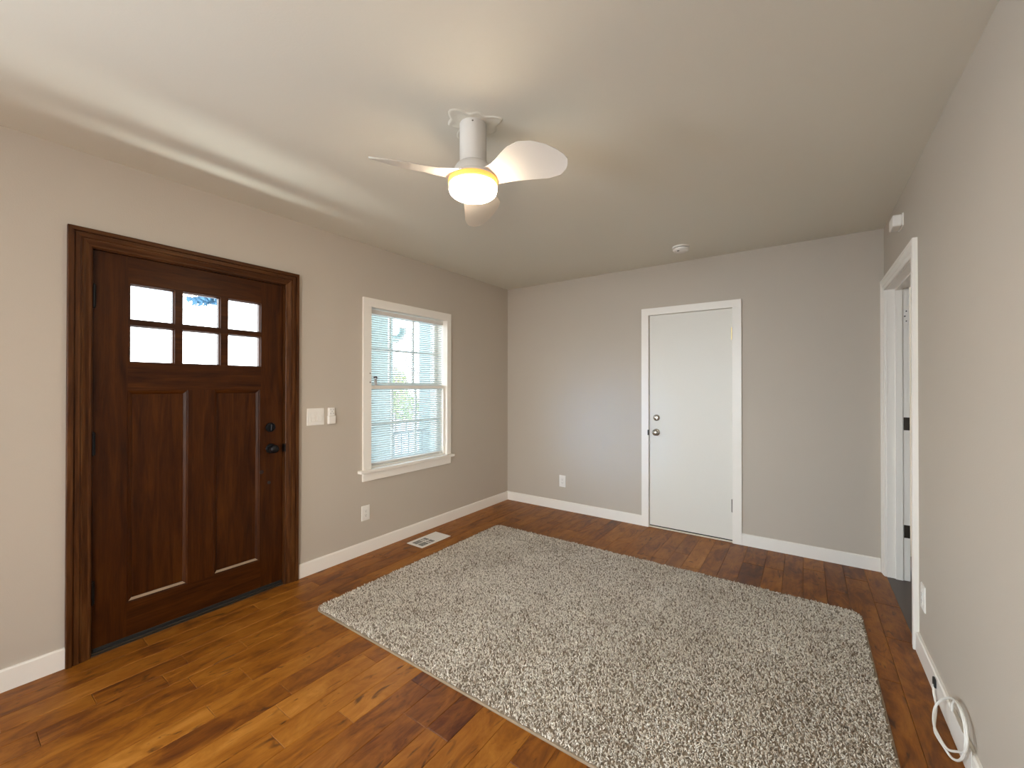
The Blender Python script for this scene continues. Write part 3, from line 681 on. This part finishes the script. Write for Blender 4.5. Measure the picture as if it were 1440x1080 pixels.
# rough plaster patch left around the fan mount
rp_ = random.Random(4); mb = MB(); pts = 46; vs = []; fs = []
for k in range(pts):
    q = 2 * math.pi * k / pts
    rr = 0.098 + 0.022 * math.sin(3 * q + 0.6) + 0.014 * math.sin(7 * q) + rp_.uniform(-0.004, 0.004)
    hh = 0.0020 + 0.0022 * max(0, math.sin(5 * q + 1.0))
    for (d, z) in ((-0.036, 0.0), (-0.012, 0.0012), (-0.003, hh), (0.004, hh), (0.010, 0.0)):
        vs.append((FX + (rr + d) * math.cos(q), FY + (rr + d) * math.sin(q), H - z - 0.0001))
for k in range(pts):
    j = (k + 1) % pts
    for i in range(4): fs.append((k * 5 + i, j * 5 + i, j * 5 + i + 1, k * 5 + i + 1))
mb.add(vs, fs); mb.build('plaster_patch', M['ceiling'], ceiling, smooth=30)

# ------------------------------------------------------------------ rug
X0, X1, Y0, Y1 = 0.478, 3.203, -2.682, -0.822
rug = empty('area_rug', ((X0 + X1) / 2, (Y0 + Y1) / 2, 0), 'large flecked beige and brown carpet rug on the wood floor', 'rug')
def rrect(d, r=0.06, n=8):
    out = []
    for (cx, cy, a0) in ((X1 - r, Y1 - r, 0), (X0 + r, Y1 - r, 90), (X0 + r, Y0 + r, 180), (X1 - r, Y0 + r, 270)):
        for k in range(n + 1):
            q = math.radians(a0 + 90 * k / n); out.append((cx + (r - d) * math.cos(q), cy + (r - d) * math.sin(q)))
    return out
mb = MB(); mb.prism(rrect(0.006), 0.0005, 0.008); mb.build('backing', mat('rug_backing', (0.30, 0.25, 0.19), 0.95), rug)
mb = MB(); rings = [(rrect(0.0), 0.0005), (rrect(-0.001), 0.006), (rrect(0.002), 0.0095), (rrect(0.006), 0.010), (rrect(0.008), 0.0082)]
k = len(rings[0][0])
for (p, z) in rings: mb.add([(a, b, z) for a, b in p], [])
for i in range(len(rings) - 1):
    for j in range(k): mb.f.append([i * k + j, i * k + (j + 1) % k, (i + 1) * k + (j + 1) % k, (i + 1) * k + j]); mb.mi.append(0)
mb.build('binding', M['binding'], rug, smooth=40)
g = np.random.default_rng(5); n = 105000
px = g.uniform(X0 + 0.009, X1 - 0.009, n); py = g.uniform(Y0 + 0.009, Y1 - 0.009, n)
cxx = np.clip(px, X0 + 0.06, X1 - 0.06); cyy = np.clip(py, Y0 + 0.06, Y1 - 0.06)
keep = np.hypot(px - cxx, py - cyy) < 0.052
px, py = px[keep], py[keep]; n = len(px)
th = g.uniform(0, 2 * np.pi, n); lean = g.uniform(0.003, 0.013, n); hgt = g.uniform(0.008, 0.0135, n); rad = g.uniform(0.0022, 0.0036, n)
# pile brushed into slightly different directions in patches, as a walked-on rug shows
patch = np.sin(px * 5.1 + 1.3 * np.sin(py * 4.3)) * np.sin(py * 6.7 + np.sin(px * 3.9) * 1.7)
dx = np.cos(th) * lean + 0.0015 * patch; dy = np.sin(th) * lean - 0.0015 * patch
tone = np.clip(g.choice([0.05, 0.2, 0.45, 0.62, 0.85, 1.0], n, p=[0.09, 0.13, 0.2, 0.25, 0.21, 0.12]) + g.normal(0, 0.06, n) + 0.09 * patch + 0.07 * np.sin(px * 11 + 2 * np.sin(py * 9)) * np.sin(py * 13 + 1.5 * np.sin(px * 8)), 0, 1)
ph = g.uniform(0, 2 * np.pi, n); P = np.zeros((n, 7, 3), np.float32); rx, ry, rz0 = (X0 + X1) / 2, (Y0 + Y1) / 2, 0.0
for q in range(3):
    a = ph + q * 2 * np.pi / 3
    P[:, q] = np.stack([px + 1.1 * rad * np.cos(a), py + 1.1 * rad * np.sin(a), np.full(n, 0.0075)], 1)
    P[:, 3 + q] = np.stack([px + dx * 0.45 + rad * np.cos(a + 0.9), py + dy * 0.45 + rad * np.sin(a + 0.9), 0.0075 + hgt * 0.62], 1)
P[:, 6] = np.stack([px + dx, py + dy, 0.0075 + hgt], 1)
P -= np.array([rx, ry, rz0], np.float32)
fq = np.array([[0, 1, 4, 3], [1, 2, 5, 4], [2, 0, 3, 5]]); ft = np.array([[3, 4, 6], [4, 5, 6], [5, 3, 6]])
basei = (np.arange(n) * 7)[:, None]
loops = np.concatenate([(basei + fq.ravel()[None]), (basei + ft.ravel()[None])], 1).astype(np.int32)   # 12 + 9 loops per tuft
starts = (np.arange(n) * 21)[:, None] + np.array([0, 4, 8, 12, 15, 18])[None]
me = bpy.data.meshes.new('pile'); me.vertices.add(n * 7); me.vertices.foreach_set('co', P.ravel())
me.loops.add(n * 21); me.loops.foreach_set('vertex_index', loops.ravel())
me.polygons.add(n * 6); me.polygons.foreach_set('loop_start', starts.ravel().astype(np.int32))
me.materials.append(M['yarn']); me.update(calc_edges=True); me.validate()
ca = me.color_attributes.new('yarn', 'FLOAT_COLOR', 'POINT')
cc = np.ones((n, 7, 4), np.float32); cc[:, :, 0] = tone[:, None]; cc[:, :, 1] = tone[:, None]; ca.data.foreach_set('color', cc.ravel())
pl = bpy.data.objects.new('pile', me); COL.objects.link(pl); pl.parent = rug; pl['kind'] = 'stuff'

# ------------------------------------------------------------------ floor register
reg = empty('floor_register', (0.21, -1.475, 0), 'white metal floor vent by the wall under the window', 'floor vent')
a0, a1, b0, b1 = 0.114, 0.306, -1.648, -1.303
mb = MB(); f = 0.028
for (p, q, r, s) in ((a0, a0 + f, b0, b1), (a1 - f, a1, b0, b1), (a0 + f, a1 - f, b0, b0 + f), (a0 + f, a1 - f, b1 - f, b1)): mb.box(p, q, r, s, 0.0003, 0.0045)
mb.box((a0 + a1) / 2 - 0.003, (a0 + a1) / 2 + 0.003, b0 + f, b1 - f, 0.0003, 0.0045)
mb.build('flange', M['plastic'], reg, bevel=0.0012)
mb = MB(); mb.box(a0 + f - 0.002, a1 - f + 0.002, b0 + f - 0.002, b1 - f + 0.002, 0.0002, 0.0006); mb.build('duct_opening', mat('dark_duct', (0.06, 0.055, 0.05), 0.7), reg)
yv = b0 + f
for bank in (0, 1):
    mb = MB(); y = b0 + f + 0.004 if bank == 0 else b0 + f + 0.155
    yend = b0 + f + 0.150 if bank == 0 else b1 - f
    while y < yend - 0.004:
        w = 0.0024 if bank == 0 else 0.0105
        mb.box(a0 + f, a1 - f, y, min(y + w, yend), 0.0008, 0.0012 if bank == 0 else 0.0040)
        y += 0.0115
    mb.build('louvres', M['plastic'], reg)
mb = MB(); 
for y in (b0 + f + 0.085, b0 + f + 0.112): mb.box(a0 + f + 0.01, a1 - f - 0.01, y, y + 0.007, 0.0014, 0.0030)
mb.build('damper', M['plastic'], reg)

# unseen flush lamp added behind the viewpoint as warm fill
fl2 = empty('warm_fill_light', (2.35, -6.1, H), 'round lit flush light added behind the viewpoint as warm fill', 'ceiling light')
mb = MB(); mb.lathe([(0.17, H), (0.17, H - 0.02), (0.155, H - 0.028)], (2.35, -6.1, 0), (0, 0, 1), 40); mb.build('rim', M['fanwhite'], fl2, smooth=40)
mb = MB(); mb.lathe([(0.154, H - 0.0285), (0.13, H - 0.05), (0.07, H - 0.062), (0.0, H - 0.065)], (2.35, -6.1, 0), (0, 0, 1), 40); mb.build('diffuser', emit('warm_fill_diffuser', (1.0, 0.86, 0.68), 12.0), fl2, smooth=60)

# ------------------------------------------------------------------ smoke detector
sm = empty('smoke_detector', (2.09, -0.432, H), 'round white smoke detector on the ceiling near the white door', 'smoke detector')
mb = MB(); mb.lathe([(0.066, H), (0.066, H - 0.010), (0.063, H - 0.012)], (2.09, -0.432, 0), (0, 0, 1), 40); mb.build('base', M['plastic'], sm, smooth=35)
mb = MB(); mb.lathe([(0.056, H - 0.012), (0.056, H - 0.017)], (2.09, -0.432, 0), (0, 0, 1), 40); mb.build('vent_ring', M['plastic_dk'], sm, smooth=35)
mb = MB(); mb.lathe([(0.061, H - 0.017), (0.062, H - 0.026), (0.058, H - 0.037), (0.050, H - 0.042), (0.0, H - 0.043)], (2.09, -0.432, 0), (0, 0, 1), 40); mb.build('cover', M['plastic'], sm, smooth=40)
mb = MB(); mb.lathe([(0.0, 0.0), (0.010, 0.0), (0.009, -0.002)], (2.09 - 0.012, -0.432 - 0.040, H - 0.0425), (0, 0, 1), 16); mb.build('test_button', M['plastic_dk'], sm)

# ------------------------------------------------------------------ white sensor box high on the right wall
sb = empty('wall_sensor', (W, -0.665, 2.31), 'small white sensor box high on the right wall above the doorway', 'sensor')
mb = MB(RIGHT); mb.prism([(0.598, 2.318), (0.598, 2.380), (0.610, 2.388), (0.735, 2.388), (0.740, 2.382), (0.740, 2.316), (0.735, 2.311), (0.610, 2.311)], 0.0, 0.006); mb.build('back_plate', M['plastic'], sb)
mb = MB(RIGHT); mb.prism([(0.604, 2.320), (0.604, 2.376), (0.616, 2.384), (0.728, 2.384), (0.735, 2.376), (0.735, 2.322), (0.728, 2.315), (0.616, 2.315)], 0.006, 0.048); mb.build('cover', M['plastic'], sb, bevel=0.007)

# ------------------------------------------------------------------ switches, outlets, remote
def outlet(Mx, u0, u1, v0, v1, label):
    uc, vc = (u0 + u1) / 2, (v0 + v1) / 2
    r = empty('wall_outlet', Mx @ Vector((uc, v0, 0)), label, 'outlet', 'wall outlets')
    mb = MB(Mx); mb.box(u0, u1, v0, v1, 0, 0.006, 0, 0.003); mb.build('cover_plate', M['plastic'], r)
    mb = MB(Mx); mb.box(uc - 0.017, uc + 0.017, vc - 0.034, vc + 0.034, 0.006, 0.0085, 0, 0.001); dv = mb.build('receptacle', M['plastic'], r)
    mb = MB(Mx)
    for s in (-1, 1):
        c = vc + s * 0.018
        mb.box(uc - 0.0075, uc - 0.0055, c - 0.002, c + 0.007, 0.0085, 0.0088); mb.box(uc + 0.0055, uc + 0.0075, c - 0.001, c + 0.006, 0.0085, 0.0088)
        mb.lathe([(0.0, 0.0), (0.0026, 0.0), (0.0026, 0.0003)], (uc, c - 0.008, 0.0085), (0, 0, 1), 10)
    mb.build('slots', M['plastic_dk'], dv)
    for s in (-1, 1):
        mb = MB(Mx); mb.lathe([(0.0, 0.0), (0.003, 0.0), (0.002, 0.0012)], (uc, vc + s * 0.048, 0.006), (0, 0, 1), 10); mb.build('screw', M['plastic'], r)
outlet(LEFT, -2.020, -1.943, 0.267, 0.388, 'white wall outlet under the window')
outlet(BACK, 0.709, 0.787, 0.250, 0.380, 'white wall outlet on the end wall left of the white door')
outlet(RIGHT, 1.165, 1.246, 0.256, 0.380, 'white wall outlet on the right wall near the doorway')

sw = empty('light_switch', (0, -2.406, 1.074), 'white double rocker light switch right of the front door', 'light switch')
mb = MB(LEFT); mb.box(-2.471, -2.341, 1.074, 1.1985, 0, 0.006, 0, 0.003); mb.build('cover_plate', M['plastic'], sw)
for u in (-2.430, -2.382):
    mb = MB(LEFT); 
    for (p, q, r, t) in ((u - 0.0190, u - 0.0168, 1.101, 1.172), (u + 0.0168, u + 0.0190, 1.101, 1.172), (u - 0.0168, u + 0.0168, 1.101, 1.1032), (u - 0.0168, u + 0.0168, 1.1698, 1.172)): mb.box(p, q, r, t, 0.006, 0.0078)
    fm = mb.build('rocker_frame', M['plastic'], sw)
    mb = MB(LEFT); mb.add([(u - 0.0155, 1.105, 0.0062), (u + 0.0155, 1.105, 0.0062), (u + 0.0155, 1.105, 0.0165), (u - 0.0155, 1.105, 0.0165),
                           (u - 0.0155, 1.168, 0.0062), (u + 0.0155, 1.168, 0.0062), (u + 0.0155, 1.168, 0.0082), (u - 0.0155, 1.168, 0.0082), (u - 0.0155, 1.136, 0.0084), (u + 0.0155, 1.136, 0.0084)],
                          [(0, 1, 2, 3), (5, 4, 7, 6), (3, 2, 9, 8), (8, 9, 6, 7), (0, 3, 8, 7, 4), (1, 5, 6, 9, 2), (0, 4, 5, 1)])
    mb.build('rocker', M['plastic'], fm)
for u in (-2.430, -2.382):
    for v in (1.086, 1.187):
        mb = MB(LEFT); mb.lathe([(0.0, 0.0), (0.0032, 0.0), (0.0025, 0.001)], (u, v, 0.006), (0, 0, 1), 10); mb.build('screw', M['plastic'], sw)

rm = empty('remote_holder', (0, -2.288, 1.074), 'white fan remote in its wall holder beside the light switch', 'remote holder')
mb = MB(LEFT); mb.box(-2.316, -2.256, 1.076, 1.138, 0, 0.024, 0, 0.004); mb.box(-2.312, -2.260, 1.138, 1.198, 0, 0.005); mb.build('holder', M['plastic'], rm, bevel=0.0015)
rc = empty('fan_remote', (0.015, -2.286, 1.138), 'slim white fan remote standing in the wall holder', 'remote')
mb = MB(LEFT); mb.box(-2.311, -2.263, 1.1385, 1.1985, 0.0055, 0.020, 0, 0.004); mb.build('body', M['plastic'], rc, bevel=0.0015)
mb = MB(LEFT)
for (u, v) in ((-2.297, 1.185), (-2.277, 1.185), (-2.287, 1.170), (-2.297, 1.156), (-2.277, 1.156)): mb.lathe([(0.0, 0.0), (0.0048, 0.0), (0.004, 0.0012)], (u, v, 0.020), (0, 0, 1), 14)
mb.build('buttons', mat('grey_buttons', (0.55, 0.53, 0.51), 0.5), rc)

# ------------------------------------------------------------------ cable and small box at the right baseboard
bx = empty('cable_box', (W - 0.014, -1.78, 0), 'low white plastic box on the right baseboard behind the coiled cable', 'box')
mb = MB(RIGHT); mb.prism([(1.735, 0.004), (1.735, 0.092), (1.742, 0.104), (1.756, 0.110), (1.985, 0.110), (1.985, 0.004)], 0.0145, 0.0165); mb.build('body', M['plastic'], bx, bevel=0.003)

def catmull(pts, n=10):
    pts = [Vector(p) for p in pts]; out = []
    P_ = [pts[0] * 2 - pts[1]] + pts + [pts[-1] * 2 - pts[-2]]
    for i in range(1, len(P_) - 2):
        for k in range(n):
            t = k / n; a, b, c, d = P_[i - 1], P_[i], P_[i + 1], P_[i + 2]
            out.append(0.5 * ((2 * b) + (c - a) * t + (2 * a - 5 * b + 4 * c - d) * t * t + (3 * b - a - 3 * c + d) * t ** 3))
    return out + [pts[-1]]
cb = empty('coiled_cable', (W - 0.04, -1.80, 0), 'white cable coiled in a loop on the floor against the right wall', 'cable')
r_ = 0.0042
cpts = [(0.0195, -1.500, 0.055), (0.024, -1.520, 0.030), (0.026, -1.570, 0.010), (0.040, -1.640, 0.008), (0.058, -1.720, 0.012), (0.068, -1.790, 0.016), (0.056, -1.850, 0.010), (0.044, -1.895, 0.008),
        (0.034, -1.945, 0.045), (0.028, -1.972, 0.110), (0.024, -1.945, 0.170), (0.022, -1.870, 0.192), (0.024, -1.780, 0.165), (0.036, -1.705, 0.105), (0.052, -1.690, 0.055),
        (0.066, -1.755, 0.028), (0.062, -1.830, 0.024), (0.052, -1.880, 0.026), (0.040, -1.930, 0.060), (0.032, -1.985, 0.105), (0.026, -1.985, 0.150), (0.020, -1.930, 0.186), (0.0185, -1.840, 0.188), (0.018, -1.780, 0.150), (0.019, -1.770, 0.112)]
mb = MB(); mb.tube(catmull([(W - a, b, c) for a, b, c in cpts]), r_, 10); mb.build('cord', mat('white_cable_jacket', (0.82, 0.80, 0.74), 0.45), cb, smooth=60)
mb = MB(RIGHT); mb.box(1.484, 1.516, 0.048, 0.082, 0.0145, 0.022, 0, 0.002); mb.build('plug', M['blackpl'], cb)['label'] = 'small black plug on the baseboard'

# ------------------------------------------------------------------ outside: porch, street, planting
mb = MB(); mb.box(-40, -TH - 1.75, -30, 30, -0.52, -0.45); S(mb.build('ground', M['street']), 'pale sunlit ground and street outside', 'ground')
mb = MB(); mb.box(-1.90, -TH - 0.001, -4.3, 4.2, -0.45, -0.10); S(mb.build('porch_floor', M['concrete']), 'concrete porch floor outside the front door', 'porch floor')
mb = MB(); mb.box(-2.15, -TH - 0.001, -4.4, 4.3, 2.62, 2.76); S(mb.build('porch_ceiling', M['porchwhite']), 'porch roof over the front door and window', 'porch roof')
def column(y0, y1, x0, x1, label):
    r = empty('porch_column', ((x0 + x1) / 2, (y0 + y1) / 2, -0.10), label, 'column', 'porch columns')
    mb = MB(); mb.box(x0, x1, y0, y1, 0.08, 2.50); mb.build('shaft', M['porchwhite'], r, bevel=0.006)
    mb = MB(); mb.box(x0 - 0.03, x1 + 0.03, y0 - 0.03, y1 + 0.03, -0.10, 0.08); mb.build('plinth', M['porchwhite'], r, bevel=0.006)
    mb = MB(); mb.box(x0 - 0.03, x1 + 0.03, y0 - 0.03, y1 + 0.03, 2.50, 2.62); mb.build('capital', M['porchwhite'], r, bevel=0.006)
    return r
c1 = column(-1.10, -0.74, -1.56, -1.20, 'wide white porch column seen through the left of the window')
mb = MB(frame((-1.38, 0, 0), (0, 1, 0), (0, 0, 1), (1, 0, 0)))
mb.tube(catmull([(-0.74, 2.02, 0), (-0.64, 1.97, 0), (-0.52, 1.98, 0), (-0.45, 2.05, 0), (-0.44, 2.12, 0)]), 0.045, 12); mb.build('bracket', M['porchwhite'], c1, smooth=50)
column(-0.06, 0.16, -1.49, -1.27, 'narrow white porch column seen through the right of the window')
rl = empty('porch_railing', (-1.38, -0.40, -0.10), 'dark iron porch railing seen low through the window blind', 'railing')
mb = MB(); mb.box(-1.40, -1.36, -0.738, -0.062, 0.735, 0.765); mb.build('top_rail', M['railblue'], rl)
mb = MB(); mb.box(-1.43, -1.33, -0.738, -0.062, -0.099, 0.47); mb.build('knee_wall', M['porchwhite'], rl)
for k in range(6):
    y = -0.70 + 0.6 * k / 5
    mb = MB(); mb.tube([(-1.38, y, 0.471), (-1.38, y, 0.734)], 0.008, 8); mb.build('baluster', M['railblue'], rl)

def foliage(name, centre, rad, n, m, label, cat, seed, leaf=0.12, trunk=None, cut=None):
    rr = random.Random(seed); r = empty(name, (centre[0], centre[1], -0.45), label, cat)
    mb = MB()
    for _ in range(n):
        while True:
            d = Vector((rr.uniform(-1, 1), rr.uniform(-1, 1), rr.uniform(-1, 1)))
            if 0.35 < d.length < 1: break
        p = Vector(centre) + Vector((d.x * rad[0], d.y * rad[1], d.z * rad[2]))
        a = Vector((rr.gauss(0, 1), rr.gauss(0, 1), rr.gauss(0, 1))).normalized(); b = a.orthogonal().normalized()
        l = leaf * rr.uniform(0.6, 1.3)
        mb.add([p - a * l, p + b * l * 0.42, p + a * l, p - b * l * 0.42], [(0, 1, 2, 3)])
    mb.build('foliage', m, r)
    if trunk:
        mb = MB(); mb.tube([(trunk[0], trunk[1], -0.45), (trunk[0], trunk[1], trunk[2])], [trunk[3], trunk[3] * 0.6], 10); mb.build('trunk', M['bark'], r)
foliage('street_tree', (-15.0, 1.75, 5.55), (0.9, 0.85, 1.25), 1500, M['leafblue'], 'blue-green tree crown seen through the top panes of the front door', 'tree', 3, 0.17, (-15.0, 2.45, 4.6, 0.07))
foliage('garden_shrub', (-9.0, 5.65, 1.25), (0.45, 0.40, 0.75), 420, M['leaf'], 'taller yellow-green shrub seen through the middle of the window', 'shrub', 6, 0.10, (-9.0, 5.65, 1.2, 0.03))
foliage('garden_shrub', (-9.5, 6.55, 0.55), (0.6, 0.5, 0.55), 380, M['leaf'], 'low pale green shrub right of the taller shrub outside', 'shrub', 7, 0.10, (-9.5, 6.55, 0.5, 0.03))
